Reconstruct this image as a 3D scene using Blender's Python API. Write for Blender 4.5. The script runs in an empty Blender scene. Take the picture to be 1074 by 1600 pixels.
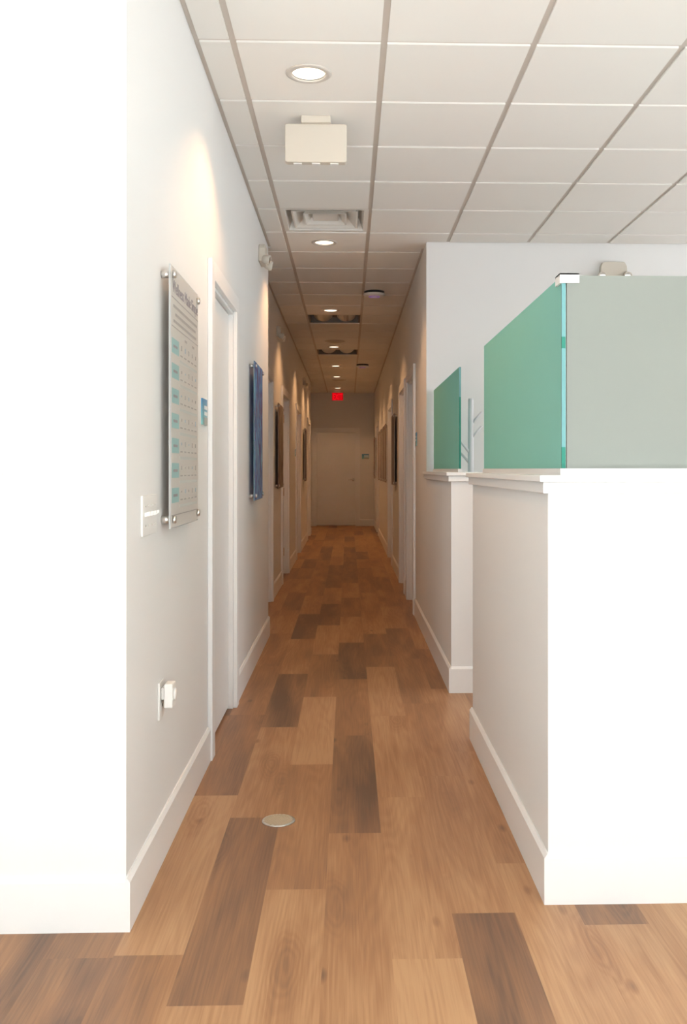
import bpy, bmesh, math, random
from mathutils import Vector, Matrix

random.seed(7)
sc = bpy.context.scene
col = sc.collection
R = math.radians

# ------------------------------------------------------------------ camera
YAW = 1.7
F_PX = 1468.0
cam_d = bpy.data.cameras.new('camera')
cam = bpy.data.objects.new('camera', cam_d)
col.objects.link(cam)
cam.location = (0, 0, 1.29)
cam.rotation_euler = (R(90), 0, R(-YAW))
cam_d.sensor_fit = 'AUTO'
cam_d.sensor_width = 36.0
cam_d.lens = F_PX / 1600.0 * 36.0
cam_d.shift_x = -(544.5 + F_PX * math.tan(R(YAW)) - 537.0) / 1600.0
cam_d.shift_y = -67.0 / 1600.0
cam_d.clip_start = 0.05
cam_d.clip_end = 100
sc.camera = cam

# ------------------------------------------------------------------ world and daylight
w = bpy.data.worlds.new('daylight')
sc.world = w
w.use_nodes = True
w.node_tree.nodes['Background'].inputs[0].default_value = (0.82, 0.91, 1.0, 1)
w.node_tree.nodes['Background'].inputs[1].default_value = 1.2


def area(name, loc, rot, sx, sy, energy, color):
    d = bpy.data.lights.new(name, 'AREA')
    d.shape = 'RECTANGLE'
    d.size = sx
    d.size_y = sy
    d.energy = energy
    d.color = color
    o = bpy.data.objects.new(name, d)
    col.objects.link(o)
    o.location = loc
    o.rotation_euler = rot
    return o


DAY_W = 80
# daylight coming in through the storefront window behind the camera
area('window_daylight', (0.7, -4.47, 1.55), (R(112), 0, 0), 7.6, 2.7, DAY_W, (0.93, 0.97, 1.0))
# fill light added at an unseen side window to lift the ceiling
area('side_fill_light', (4.74, 4.6, 1.7), (R(90), 0, R(90)), 4.2, 1.7, 60, (0.95, 0.98, 1.0)).rotation_euler = (R(106), 0, R(90))
# sun falling on the floor just inside the storefront, behind the camera
sd = bpy.data.lights.new('sun', 'SUN')
sd.energy = 40.0
sd.angle = R(1)
sd.color = (0.95, 0.98, 1.0)
so = bpy.data.objects.new('sun', sd)
col.objects.link(so)
so.rotation_euler = (R(57), 0, R(-8))
SPOT_W = 45
SPOT_COL = (1.0, 0.53, 0.24)

sc.view_settings.view_transform = 'Standard'
sc.view_settings.look = 'None'
sc.view_settings.exposure = 0.18
sc.view_settings.gamma = 1.0
sc.view_settings.use_curve_mapping = False

# ------------------------------------------------------------------ materials
MATS = {}


def mat(name, color, rough=0.6, metal=0.0, emit=None, estr=0.0, bump=None, spec=0.5, coat=0.0):
    m = bpy.data.materials.new(name)
    m.use_nodes = True
    nt = m.node_tree
    b = nt.nodes['Principled BSDF']
    b.inputs['Base Color'].default_value = (*color, 1)
    b.inputs['Roughness'].default_value = rough
    b.inputs['Metallic'].default_value = metal
    b.inputs['Specular IOR Level'].default_value = spec
    if coat:
        b.inputs['Coat Weight'].default_value = coat
    if emit:
        b.inputs['Emission Color'].default_value = (*emit, 1)
        b.inputs['Emission Strength'].default_value = estr
    # fine procedural tone variation on every surface
    tc = nt.nodes.new('ShaderNodeTexCoord')
    nz = nt.nodes.new('ShaderNodeTexNoise')
    nz.inputs['Scale'].default_value = bump[0] if bump else 40
    nz.inputs['Detail'].default_value = 4
    nt.links.new(tc.outputs['Object'], nz.inputs['Vector'])
    bp = nt.nodes.new('ShaderNodeBump')
    bp.inputs['Strength'].default_value = bump[1] if bump else 0.02
    bp.inputs['Distance'].default_value = bump[2] if bump else 0.001
    nt.links.new(nz.outputs['Fac'], bp.inputs['Height'])
    nt.links.new(bp.outputs['Normal'], b.inputs['Normal'])
    MATS[name] = m
    return m


PAINT = mat('wall_paint', (0.795, 0.79, 0.775), 0.55, bump=(220, 0.06, 0.001), spec=0.35)
TRIMP = mat('trim_paint', (0.84, 0.84, 0.83), 0.35, bump=(60, 0.02, 0.001))
DOORP = mat('door_paint', (0.78, 0.78, 0.76), 0.4, bump=(60, 0.02, 0.001))
TILE = mat('ceiling_tile', (0.83, 0.81, 0.765), 0.9, bump=(420, 0.12, 0.002), spec=0.1)
BOUNCE_PALE = mat('bounce_slab_pale', (0.70, 0.69, 0.67), 0.6)  # pale colour of the added bounce slab
TEE = mat('ceiling_tee', (0.64, 0.58, 0.52), 0.6)  # beige tees, colour darkened for the shade between the tile edges
WHITEP = mat('white_plastic', (0.84, 0.83, 0.80), 0.35)
CREAMP = mat('cream_plastic', (0.66, 0.605, 0.52), 0.5, spec=0.3)
STEEL = mat('brushed_steel', (0.72, 0.70, 0.67), 0.28, 1.0)
CHROME = mat('satin_chrome', (0.80, 0.79, 0.77), 0.22, 1.0)
ALU = mat('louvre_aluminium', (0.70, 0.68, 0.64), 0.35, 0.5, bump=(90, 0.6, 0.004))
TRAY = mat('fixture_tray', (0.16, 0.14, 0.12), 0.5, 0.3)
REFL = mat('lamp_reflector', (0.9, 0.85, 0.78), 0.2, 0.8)
RING = mat('lamp_trim_ring', (0.60, 0.56, 0.51), 0.5)
BULB = mat('lamp_lens', (1, 0.9, 0.75), 0.5, emit=(1.0, 0.86, 0.66), estr=2.4)
BLACK = mat('black_plastic', (0.02, 0.02, 0.02), 0.5)
DUCT = mat('duct_dark', (0.05, 0.07, 0.06), 0.7)
VENTW = mat('diffuser_white', (0.78, 0.76, 0.71), 0.5)
SPEAK = mat('speaker_grille', (0.58, 0.53, 0.47), 0.7, bump=(600, 0.4, 0.002))
ACR = mat('acrylic_sheet', (0.80, 0.82, 0.82), 0.12, coat=0.5)
ACR_EDGE = mat('acrylic_edge', (0.88, 0.90, 0.90), 0.2)

INK = mat('chart_ink', (0.27, 0.24, 0.26), 0.5)
GREYINK = mat('chart_grey_ink', (0.38, 0.35, 0.33), 0.5)
TEAL = mat('chart_teal', (0.30, 0.50, 0.50), 0.4)
PALETEAL = mat('chart_pale_teal', (0.57, 0.59, 0.56), 0.4)
BLUEINK = mat('chart_blue_ink', (0.36, 0.46, 0.53), 0.5)
SIGNGREY = mat('sign_grey', (0.42, 0.43, 0.41), 0.5)
SIGNWHITE = mat('sign_white', (0.85, 0.88, 0.88), 0.4)
REDLIT = mat('exit_face_lit', (0.25, 0.004, 0.004), 0.5, emit=(1.0, 0.003, 0.010), estr=0.42, spec=0.1)
REDLET = mat('exit_letters_lit', (0.4, 0.004, 0.004), 0.5, emit=(1.0, 0.006, 0.016), estr=0.95, spec=0.1)
PURPLE = mat('status_ring_lit', (0.3, 0.2, 0.5), 0.4, emit=(0.30, 0.16, 0.55), estr=0.35)
BRASS = mat('floor_cover', (0.56, 0.48, 0.36), 0.4, 0.25)
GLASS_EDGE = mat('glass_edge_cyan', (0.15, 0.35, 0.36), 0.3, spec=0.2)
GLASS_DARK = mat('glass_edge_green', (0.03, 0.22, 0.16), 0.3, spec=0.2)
HINGE = mat('hinge_bronze', (0.62, 0.45, 0.32), 0.35, 0.8)
FRAME = mat('storefront_frame', (0.25, 0.25, 0.25), 0.4, 0.6)
RACK = mat('coat_rack_white', (0.66, 0.66, 0.68), 0.45)


def frosted(name, color, trans, gloss_r, gl):
    m = bpy.data.materials.new(name)
    m.use_nodes = True
    nt = m.node_tree
    nt.nodes.clear()
    out = nt.nodes.new('ShaderNodeOutputMaterial')
    d = nt.nodes.new('ShaderNodeBsdfDiffuse')
    t = nt.nodes.new('ShaderNodeBsdfTranslucent')
    g = nt.nodes.new('ShaderNodeBsdfGlossy')
    nz = nt.nodes.new('ShaderNodeTexNoise')
    nz.inputs['Scale'].default_value = 2.0
    rp = nt.nodes.new('ShaderNodeMixRGB')
    rp.inputs[1].default_value = (*[c * 0.96 for c in color], 1)
    rp.inputs[2].default_value = (*color, 1)
    nt.links.new(nz.outputs['Fac'], rp.inputs[0])
    nt.links.new(rp.outputs[0], d.inputs[0])
    nt.links.new(rp.outputs[0], t.inputs[0])
    g.inputs['Roughness'].default_value = gloss_r
    m1 = nt.nodes.new('ShaderNodeMixShader')
    m1.inputs[0].default_value = trans
    nt.links.new(d.outputs[0], m1.inputs[1])
    nt.links.new(t.outputs[0], m1.inputs[2])
    m2 = nt.nodes.new('ShaderNodeMixShader')
    m2.inputs[0].default_value = gl
    nt.links.new(m1.outputs[0], m2.inputs[1])
    nt.links.new(g.outputs[0], m2.inputs[2])
    nt.links.new(m2.outputs[0], out.inputs[0])
    return m


GLASS_SIDE = frosted('frosted_glass_grazing', (0.33, 0.66, 0.575), 0.35, 0.5, 0.04)  # deeper green of the grazing view put into the side pane's colour
GLASS_FRONT = frosted('frosted_glass_frontlit', (0.42, 0.45, 0.41), 0.5, 0.5, 0.04)  # same frosted glass, colour made paler to carry the front light


ACR_CLEAR = frosted('acrylic_clear', (0.84, 0.87, 0.87), 0.6, 0.2, 0.06)
ACR_BLUE = frosted('acrylic_blue', (0.30, 0.50, 0.62), 0.6, 0.2, 0.06)
ACR_DARK = frosted('acrylic_dark', (0.34, 0.28, 0.25), 0.5, 0.2, 0.06)


def clear_face():
    m = bpy.data.materials.new('acrylic_face')
    m.use_nodes = True
    nt = m.node_tree
    nt.nodes.clear()
    out = nt.nodes.new('ShaderNodeOutputMaterial')
    a = nt.nodes.new('ShaderNodeBsdfTransparent')
    g = nt.nodes.new('ShaderNodeBsdfGlossy')
    g.inputs['Roughness'].default_value = 0.1
    x = nt.nodes.new('ShaderNodeMixShader')
    x.inputs[0].default_value = 0.06
    nt.links.new(a.outputs[0], x.inputs[1])
    nt.links.new(g.outputs[0], x.inputs[2])
    nt.links.new(x.outputs[0], out.inputs[0])
    return m


ACR_FACE = clear_face()


def art(name, cols, scale, stretch, seed, dist=2.5):
    """abstract brush-like print"""
    m = bpy.data.materials.new(name)
    m.use_nodes = True
    nt = m.node_tree
    b = nt.nodes['Principled BSDF']
    b.inputs['Roughness'].default_value = 0.4
    b.inputs['Specular IOR Level'].default_value = 0.2
    tc = nt.nodes.new('ShaderNodeTexCoord')
    mp = nt.nodes.new('ShaderNodeMapping')
    mp.inputs['Scale'].default_value = (stretch[0], 1, stretch[1])
    mp.inputs['Location'].default_value = (seed * 3.1, seed * 1.7, seed * 0.9)
    nz = nt.nodes.new('ShaderNodeTexNoise')
    nz.inputs['Scale'].default_value = scale
    nz.inputs['Detail'].default_value = 3
    nz.inputs['Distortion'].default_value = dist
    cr = nt.nodes.new('ShaderNodeValToRGB')
    el = cr.color_ramp.elements
    n = len(cols)
    el[0].position = 0.30
    el[0].color = (*cols[0], 1)
    el[1].position = 0.70
    el[1].color = (*cols[-1], 1)
    for i in range(1, n - 1):
        e = el.new(0.30 + 0.40 * i / (n - 1))
        e.color = (*cols[i], 1)
    nt.links.new(tc.outputs['Object'], mp.inputs[0])
    nt.links.new(mp.outputs[0], nz.inputs['Vector'])
    nt.links.new(nz.outputs['Fac'], cr.inputs[0])
    nt.links.new(cr.outputs[0], b.inputs['Base Color'])
    # prints on clear sheet let some light through
    t = nt.nodes.new('ShaderNodeBsdfTranslucent')
    nt.links.new(cr.outputs[0], t.inputs[0])
    mx = nt.nodes.new('ShaderNodeMixShader')
    mx.inputs[0].default_value = 0.35
    nt.links.new(b.outputs[0], mx.inputs[1])
    nt.links.new(t.outputs[0], mx.inputs[2])
    nt.links.new(mx.outputs[0], nt.nodes['Material Output'].inputs[0])
    return m


ART_BLUE = art('art_blue_purple', [(0.10, 0.12, 0.42), (0.26, 0.12, 0.22), (0.16, 0.26, 0.66), (0.36, 0.66, 0.80), (0.14, 0.22, 0.60), (0.30, 0.18, 0.30), (0.30, 0.36, 0.72)], 1.7, (2.6, 0.8), 1, 4.0)
ART_BROWN = art('art_brown', [(0.10, 0.06, 0.05), (0.30, 0.22, 0.18), (0.48, 0.42, 0.36), (0.20, 0.12, 0.09)], 2.5, (2.0, 0.6), 2)
ART_DARK = art('art_dark', [(0.05, 0.03, 0.04), (0.18, 0.09, 0.10), (0.10, 0.10, 0.14), (0.26, 0.20, 0.18)], 2.5, (2.0, 0.6), 3)
ART_GREY = art('art_grey', [(0.16, 0.12, 0.10), (0.34, 0.29, 0.25), (0.24, 0.20, 0.20), (0.10, 0.07, 0.06)], 2.0, (1.6, 0.8), 4)
ART_RED = art('art_red', [(0.10, 0.03, 0.04), (0.22, 0.06, 0.07), (0.16, 0.10, 0.10), (0.08, 0.03, 0.05)], 2.0, (1.6, 0.8), 5)
ART_TAN = art('art_tan', [(0.44, 0.34, 0.27), (0.34, 0.26, 0.21), (0.52, 0.43, 0.36), (0.30, 0.24, 0.21)], 2.4, (1.6, 0.8), 6)


def sign_mat():
    m = bpy.data.materials.new('sign_blue')
    m.use_nodes = True
    nt = m.node_tree
    b = nt.nodes['Principled BSDF']
    b.inputs['Roughness'].default_value = 0.3
    tc = nt.nodes.new('ShaderNodeTexCoord')
    sp = nt.nodes.new('ShaderNodeSeparateXYZ')
    cr = nt.nodes.new('ShaderNodeValToRGB')
    cr.color_ramp.elements[0].position = 0.0
    cr.color_ramp.elements[0].color = (0.22, 0.52, 0.52, 1)
    cr.color_ramp.elements[1].position = 1.0
    cr.color_ramp.elements[1].color = (0.03, 0.22, 0.46, 1)
    nt.links.new(tc.outputs['Generated'], sp.inputs[0])
    nt.links.new(sp.outputs['Z'], cr.inputs[0])
    nt.links.new(cr.outputs[0], b.inputs['Base Color'])
    return m


SIGNBLUE = sign_mat()


def floor_mat():
    m = bpy.data.materials.new('oak_planks')
    m.use_nodes = True
    nt = m.node_tree
    N = nt.nodes
    L = nt.links
    b = N['Principled BSDF']
    at = N.new('ShaderNodeAttribute')
    at.attribute_name = 'plank'
    sep = N.new('ShaderNodeSeparateColor')
    L.new(at.outputs['Color'], sep.inputs[0])
    tc = N.new('ShaderNodeTexCoord')
    # offset the grain per plank
    off = N.new('ShaderNodeCombineXYZ')
    mul = N.new('ShaderNodeMath')
    mul.operation = 'MULTIPLY'
    mul.inputs[1].default_value = 37.0
    L.new(sep.outputs['Green'], mul.inputs[0])
    L.new(mul.outputs[0], off.inputs['Y'])
    L.new(mul.outputs[0], off.inputs['Z'])
    add = N.new('ShaderNodeVectorMath')
    add.operation = 'ADD'
    L.new(tc.outputs['Object'], add.inputs[0])
    L.new(off.outputs[0], add.inputs[1])

    def noise(sx, sy, scale, detail, dist):
        mp = N.new('ShaderNodeMapping')
        mp.inputs['Scale'].default_value = (sx, sy, 1)
        L.new(add.outputs[0], mp.inputs[0])
        n = N.new('ShaderNodeTexNoise')
        n.inputs['Scale'].default_value = scale
        n.inputs['Detail'].default_value = detail
        n.inputs['Distortion'].default_value = dist
        L.new(mp.outputs[0], n.inputs['Vector'])
        return n.outputs['Fac']

    broad = noise(7.0, 0.8, 1.0, 2, 0.6)       # wide heartwood streaks
    fine = noise(170.0, 4.0, 1.0, 5, 0.5)       # fine grain
    # cathedral rings: bands of a stretched noise field
    field = noise(7.5, 0.65, 1.0, 1, 0.0)
    m1 = N.new('ShaderNodeMath'); m1.operation = 'MULTIPLY'; m1.inputs[1].default_value = 95.0
    L.new(field, m1.inputs[0])
    s1 = N.new('ShaderNodeMath'); s1.operation = 'SINE'
    L.new(m1.outputs[0], s1.inputs[0])
    # knots
    mpk = N.new('ShaderNodeMapping')
    mpk.inputs['Scale'].default_value = (6.0, 2.2, 0.0)
    L.new(add.outputs[0], mpk.inputs[0])
    vor = N.new('ShaderNodeTexVoronoi')
    vor.inputs['Scale'].default_value = 1.0
    L.new(mpk.outputs[0], vor.inputs['Vector'])
    kn = N.new('ShaderNodeMapRange')
    kn.inputs['From Min'].default_value = 0.02
    kn.inputs['From Max'].default_value = 0.10
    kn.inputs['To Min'].default_value = 0.5
    kn.inputs['To Max'].default_value = 0.0
    L.new(vor.outputs['Distance'], kn.inputs['Value'])

    def mathn(op, a, bb):
        n = N.new('ShaderNodeMath')
        n.operation = op
        for i, v in enumerate((a, bb)):
            if isinstance(v, (int, float)):
                n.inputs[i].default_value = v
            else:
                L.new(v, n.inputs[i])
        return n.outputs[0]

    t = sep.outputs['Red']
    v = mathn('ADD', t, mathn('MULTIPLY', mathn('SUBTRACT', broad, 0.5), mathn('ADD', 0.35, mathn('MULTIPLY', t, 1.5))))
    v = mathn('ADD', v, mathn('MULTIPLY', mathn('SUBTRACT', fine, 0.5), 0.6))
    v = mathn('ADD', v, mathn('MULTIPLY', s1.outputs[0], 0.045))
    v = mathn('ADD', v, kn.outputs[0])
    # heartwood swirls: rings around a few larger knots
    mpk2 = N.new('ShaderNodeMapping')
    mpk2.inputs['Scale'].default_value = (4.6, 1.15, 0.0)
    mpk2.inputs['Location'].default_value = (0.37, 0.11, 0)
    L.new(add.outputs[0], mpk2.inputs[0])
    wob = N.new('ShaderNodeTexNoise')
    wob.inputs['Scale'].default_value = 3.0
    L.new(mpk2.outputs[0], wob.inputs['Vector'])
    vor2 = N.new('ShaderNodeTexVoronoi')
    vor2.inputs['Scale'].default_value = 1.0
    L.new(mpk2.outputs[0], vor2.inputs['Vector'])
    dist2 = mathn('ADD', vor2.outputs['Distance'], mathn('MULTIPLY', mathn('SUBTRACT', wob.outputs['Fac'], 0.5), 0.22))
    core = N.new('ShaderNodeMapRange')
    core.interpolation_type = 'SMOOTHSTEP'
    core.inputs['From Min'].default_value = 0.08
    core.inputs['From Max'].default_value = 0.36
    core.inputs['To Min'].default_value = 1.0
    core.inputs['To Max'].default_value = 0.0
    L.new(dist2, core.inputs['Value'])
    rings = N.new('ShaderNodeMath')
    rings.operation = 'SINE'
    L.new(mathn('MULTIPLY', dist2, 120.0), rings.inputs[0])
    swirl = mathn('MULTIPLY', core.outputs[0], mathn('ADD', 0.20, mathn('MULTIPLY', rings.outputs[0], 0.07)))
    v = mathn('ADD', v, swirl)
    cr = N.new('ShaderNodeValToRGB')
    e = cr.color_ramp.elements
    e[0].position = 0.0
    e[0].color = (0.475, 0.280, 0.145, 1)
    e[1].position = 1.0
    e[1].color = (0.140, 0.080, 0.052, 1)
    x = e.new(0.35)
    x.color = (0.345, 0.177, 0.086, 1)
    x = e.new(0.7)
    x.color = (0.225, 0.120, 0.067, 1)
    L.new(v, cr.inputs[0])
    L.new(cr.outputs[0], b.inputs['Base Color'])
    b.inputs['Roughness'].default_value = 0.42
    b.inputs['Specular IOR Level'].default_value = 0.4
    bp = N.new('ShaderNodeBump')
    bp.inputs['Strength'].default_value = 0.10
    bp.inputs['Distance'].default_value = 0.001
    L.new(fine, bp.inputs['Height'])
    L.new(bp.outputs[0], b.inputs['Normal'])
    return m


OAK = floor_mat()

# ------------------------------------------------------------------ mesh helpers


class MB:
    def __init__(self):
        self.bm = bmesh.new()

    def box(self, x0, x1, y0, y1, z0, z1, mi=0):
        vs = [self.bm.verts.new(p) for p in
              ((x0, y0, z0), (x1, y0, z0), (x1, y1, z0), (x0, y1, z0),
               (x0, y0, z1), (x1, y0, z1), (x1, y1, z1), (x0, y1, z1))]
        for f in ((3, 2, 1, 0), (4, 5, 6, 7), (0, 1, 5, 4), (1, 2, 6, 5), (2, 3, 7, 6), (3, 0, 4, 7)):
            fc = self.bm.faces.new([vs[i] for i in f])
            fc.material_index = mi
        return self

    def quad(self, pts, mi=0):
        f = self.bm.faces.new([self.bm.verts.new(p) for p in pts])
        f.material_index = mi
        return self

    def prism(self, pts, axis, a, b, mi=0):
        """extrude 2-D polygon pts along axis ('x','y','z') from a to b"""
        def P(p, t):
            return {'x': (t, p[0], p[1]), 'y': (p[0], t, p[1]), 'z': (p[0], p[1], t)}[axis]
        va = [self.bm.verts.new(P(p, a)) for p in pts]
        vb = [self.bm.verts.new(P(p, b)) for p in pts]
        n = len(pts)
        fs = [self.bm.faces.new(va), self.bm.faces.new(vb[::-1])]
        for i in range(n):
            j = (i + 1) % n
            fs.append(self.bm.faces.new((va[j], va[i], vb[i], vb[j])))
        for f in fs:
            f.material_index = mi
        return self

    def lathe(self, prof, origin, axis=(0, 0, 1), seg=32, mi=0, cap=True):
        """prof = [(radius, height along axis)]"""
        ax = Vector(axis).normalized()
        q = Vector((0, 0, 1)).rotation_difference(ax)
        rings = []
        for r, h in prof:
            ring = []
            if r < 1e-6:
                ring = [self.bm.verts.new(Vector(origin) + q @ Vector((0, 0, h)))]
            else:
                for k in range(seg):
                    a = 2 * math.pi * k / seg
                    ring.append(self.bm.verts.new(Vector(origin) + q @ Vector((r * math.cos(a), r * math.sin(a), h))))
            rings.append(ring)
        for A, B in zip(rings, rings[1:]):
            for k in range(seg):
                j = (k + 1) % seg
                if len(A) == 1 and len(B) == 1:
                    continue
                if len(A) == 1:
                    f = self.bm.faces.new((A[0], B[j], B[k]))
                elif len(B) == 1:
                    f = self.bm.faces.new((A[k], A[j], B[0]))
                else:
                    f = self.bm.faces.new((A[k], A[j], B[j], B[k]))
                f.material_index = mi
                f.smooth = True
        if cap:
            for rg in (rings[0], rings[-1]):
                if len(rg) > 2:
                    f = self.bm.faces.new(rg)
                    f.material_index = mi
        return self

    def tube(self, p, q, r0, r1=None, seg=16, mi=0):
        p, q = Vector(p), Vector(q)
        return self.lathe([(r0, 0), (r1 if r1 is not None else r0, (q - p).length)], p, q - p, seg, mi)

    def roundbox(self, x0, x1, z0, z1, y0, y1, r, mi=0, seg=6):
        """rounded rectangle in XZ extruded along y"""
        pts = []
        for cx, cz, a0 in ((x1 - r, z1 - r, 0), (x0 + r, z1 - r, 90), (x0 + r, z0 + r, 180), (x1 - r, z0 + r, 270)):
            for k in range(seg + 1):
                a = R(a0 + 90 * k / seg)
                pts.append((cx + r * math.cos(a), cz + r * math.sin(a)))
        return self.prism(pts, 'y', y0, y1, mi)

    def build(self, name, mats, parent=None, bevel=0.0, smooth=False):
        bm = self.bm
        bmesh.ops.recalc_face_normals(bm, faces=bm.faces[:])
        me = bpy.data.meshes.new(name)
        bm.to_mesh(me)
        bm.free()
        if not isinstance(mats, (list, tuple)):
            mats = [mats]
        for m in mats:
            me.materials.append(m)
        if smooth:
            for p in me.polygons:
                p.use_smooth = True
        o = bpy.data.objects.new(name, me)
        col.objects.link(o)
        if parent:
            o.parent = parent
        if bevel:
            bv = o.modifiers.new('bevel', 'BEVEL')
            bv.width = bevel
            bv.segments = 2
            bv.limit_method = 'ANGLE'
            bv.angle_limit = R(40)
        return o


def tag(o, label, cat, group=None):
    o['label'] = label
    o['category'] = cat
    if group:
        o['group'] = group
    return o


def structure(o):
    o['kind'] = 'structure'
    return o


def thing(name, label, cat, loc=(0, 0, 0), rz=0.0, group=None):
    o = bpy.data.objects.new(name, None)
    o.empty_display_size = 0.05
    col.objects.link(o)
    o.location = loc
    o.rotation_euler = (0, 0, R(rz))
    return tag(o, label, cat, group)


def copy_tree(o, parent=None):
    c = o.copy()
    col.objects.link(c)
    c.parent = parent
    for ch in list(o.children):
        copy_tree(ch, c)
    return c


def placed(root, loc, rz, label):
    root.location = loc
    root.rotation_euler = (0, 0, R(rz))
    root['label'] = label
    return root


def text(name, s, size, width, material, parent, x, y, z, align='LEFT', extrude=0.0004):
    """flat lettering in the local XZ plane, facing -Y"""
    cu = bpy.data.curves.new('lettering', 'FONT')
    cu.body = s
    cu.size = size
    cu.align_x = align
    cu.extrude = extrude
    tmp = bpy.data.objects.new('lettering', cu)
    col.objects.link(tmp)
    dg = bpy.context.evaluated_depsgraph_get()
    me = bpy.data.meshes.new_from_object(tmp.evaluated_get(dg))
    bpy.data.objects.remove(tmp)
    bpy.data.curves.remove(cu)
    xs = [v.co.x for v in me.vertices]
    k = 1.0
    if width:
        k = width / (max(xs) - min(xs))
    for v in me.vertices:
        a, b, c = v.co
        v.co = (a * k, -c, b)
    me.materials.clear()
    me.materials.append(material)
    me.name = name
    o = bpy.data.objects.new(name, me)
    col.objects.link(o)
    o.parent = parent
    o.location = (x, y, z)
    return o


# wall planes
XL = -0.622      # near corridor wall, left
XF = -0.750      # corridor wall further in, left
XE = -0.880      # left wall beside the end door
XR = 0.594       # corridor wall, right
YC = 2.65        # front wall beside the corridor
YS = 7.32        # left wall steps back here
YB = 7.13        # wall behind the partitions
YJ = 18.72
YE = 21.30       # end of the corridor
H = 3.02
YW = -4.60       # storefront window
XW0, XW1 = -3.40, 4.80
TH = 0.12

# ------------------------------------------------------------------ floor
PW = 0.1845
PL = 1.22
X0 = 0.116
known = {  # column -> (a joint, {first edge of plank: tone})
    -4: 3.73, -3: 3.49, -2: 2.89, -1: 3.33, 0: 3.69, 1: 3.94, 2: 4.28, 3: 2.64, 4: 3.3,
}
tones = {
    -4: {2.51: .10, 3.73: .52, 4.95: .38, 6.17: .45, 7.39: .28, 8.61: .62, 9.83: .30},
    -3: {1.05: .20, 2.27: .72, 3.49: .26, 4.71: .74, 5.93: .30, 7.15: .80, 8.37: .34, 9.59: .55},
    -2: {1.67: .18, 2.89: .36, 4.11: .16, 5.33: .52, 6.55: .24, 7.77: .86, 8.99: .34, 10.21: .70},
    -1: {0.89: .38, 2.11: .26, 3.33: .70, 4.55: .40, 5.77: .86, 6.99: .28, 8.21: .55, 9.43: .30, 10.65: .72},
    0: {1.25: .06, 2.47: .22, 3.69: .16, 4.91: .22, 6.13: .58, 7.35: .30, 8.57: .34, 9.79: .62},
    1: {1.49: .68, 2.72: .22, 3.94: .34, 5.16: .44, 6.38: .58, 7.60: .30, 8.82: .40, 10.04: .62},
    2: {0.6: .15, 1.82: .14, 3.04: .30, 4.28: .22, 5.50: .55, 6.72: .32, 7.94: .5},
    3: {1.42: .25, 2.64: .55}, 4: {2.08: .2, 3.30: .5},
}
bm = bmesh.new()
lay = bm.loops.layers.float_color.new('plank')
kx0 = int(math.floor((XW0 - 0.2 - X0) / PW))
kx1 = int(math.ceil((XW1 + 0.2 - X0) / PW))
rng = random.Random(3)
for k in range(kx0, kx1):
    xa, xb = X0 + k * PW, X0 + (k + 1) * PW
    j = known.get(k, rng.random() * PL)
    y = j - PL * math.ceil((j - YW + 0.2) / PL)
    while y < YE + 0.3:
        tone = None
        for ky, tv in tones.get(k, {}).items():
            if abs(ky - y) < 0.15:
                tone = tv
        if tone is None:
            tone = rng.choice((.15, .25, .30, .32, .36, .42, .5, .65, .78))
        seed = rng.random()
        ya, yb = y, min(y + PL, YE + 0.3)
        if not (xb < XF - 0.4 and ya > 3.2) and not (xa > 0.9 and ya > 7.3):
            f = bm.faces.new([bm.verts.new(p) for p in ((xa, ya, 0), (xb, ya, 0), (xb, yb, 0), (xa, yb, 0))])
            for lp in f.loops:
                lp[lay] = (tone, seed, 0, 1)
        y += PL
# slab under the boards
fl = MB()
fl.bm.free()
fl.bm = bm
fl.box(XW0 - 0.2, XW1 + 0.2, YW - 0.2, YE + 1.0, -0.15, -0.003, 1)
structure(fl.build('floor', [OAK, PAINT]))

# unseen pale slab added behind the camera to bounce sun to the ceiling
m = MB()
m.box(XW0, XW1, YW, 1.2, -0.002, 0.006)
structure(m.build('floor_bounce', BOUNCE_PALE))

# ------------------------------------------------------------------ walls
DOORH = 2.14


def wall_along_y(name, x0, x1, ya, yb, openings, zt=H + 0.06):
    m = MB()
    y = ya
    for a, b in sorted(openings):
        if a > y:
            m.box(x0, x1, y, a, 0, zt)
        m.box(x0, x1, a, b, DOORH, zt)
        y = b
    if yb > y:
        m.box(x0, x1, y, yb, 0, zt)
    return structure(m.build(name, PAINT))


def wall_along_x(name, xa, xb, y0, y1, openings, zt=H + 0.06):
    m = MB()
    x = xa
    for a, b in sorted(openings):
        m.box(x, a, y0, y1, 0, zt)
        m.box(a, b, y0, y1, DOORH, zt)
        x = b
    m.box(x, xb, y0, y1, 0, zt)
    return structure(m.build(name, PAINT))


LA = [(4.255, 5.095)]
LF = [(8.22, 9.16), (10.59, 11.66), (13.45, 14.50), (17.12, 18.18)]
RR = [(8.36, 9.26), (9.75, 10.62), (12.62, 13.70), (18.25, 19.20)]
ED = (-0.735, 0.180)
wall_along_y('wall_left', XL - TH, XL, YC, YS, LA)
wall_along_x('wall_front', XW0, XL - TH, YC, YC + TH, [])
wall_along_y('wall_corridor_left', XF - TH, XF, YS, YJ, LF)
m = MB()
m.box(XE - TH, XE, YJ, YE, 0, H + 0.06)
structure(m.build('wall_corridor_end_left', PAINT))
wall_along_y('wall_right', XR, XR + TH, YB, YE, RR)
wall_along_x('wall_back', XR + TH, XW1, YB, YB + TH, [])
wall_along_x('wall_end', XE - TH, XR + TH, YE, YE + TH, [ED])
m = MB()
m.box(XW1, XW1 + TH, YW - TH, 2.4, 0, H + 0.06)
m.box(XW1, XW1 + TH, 6.8, YB + TH, 0, H + 0.06)
m.box(XW1, XW1 + TH, 2.4, 6.8, 0, 0.8)
m.box(XW1, XW1 + TH, 2.4, 6.8, 2.6, H + 0.06)
structure(m.build('wall_far_right', PAINT))
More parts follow.
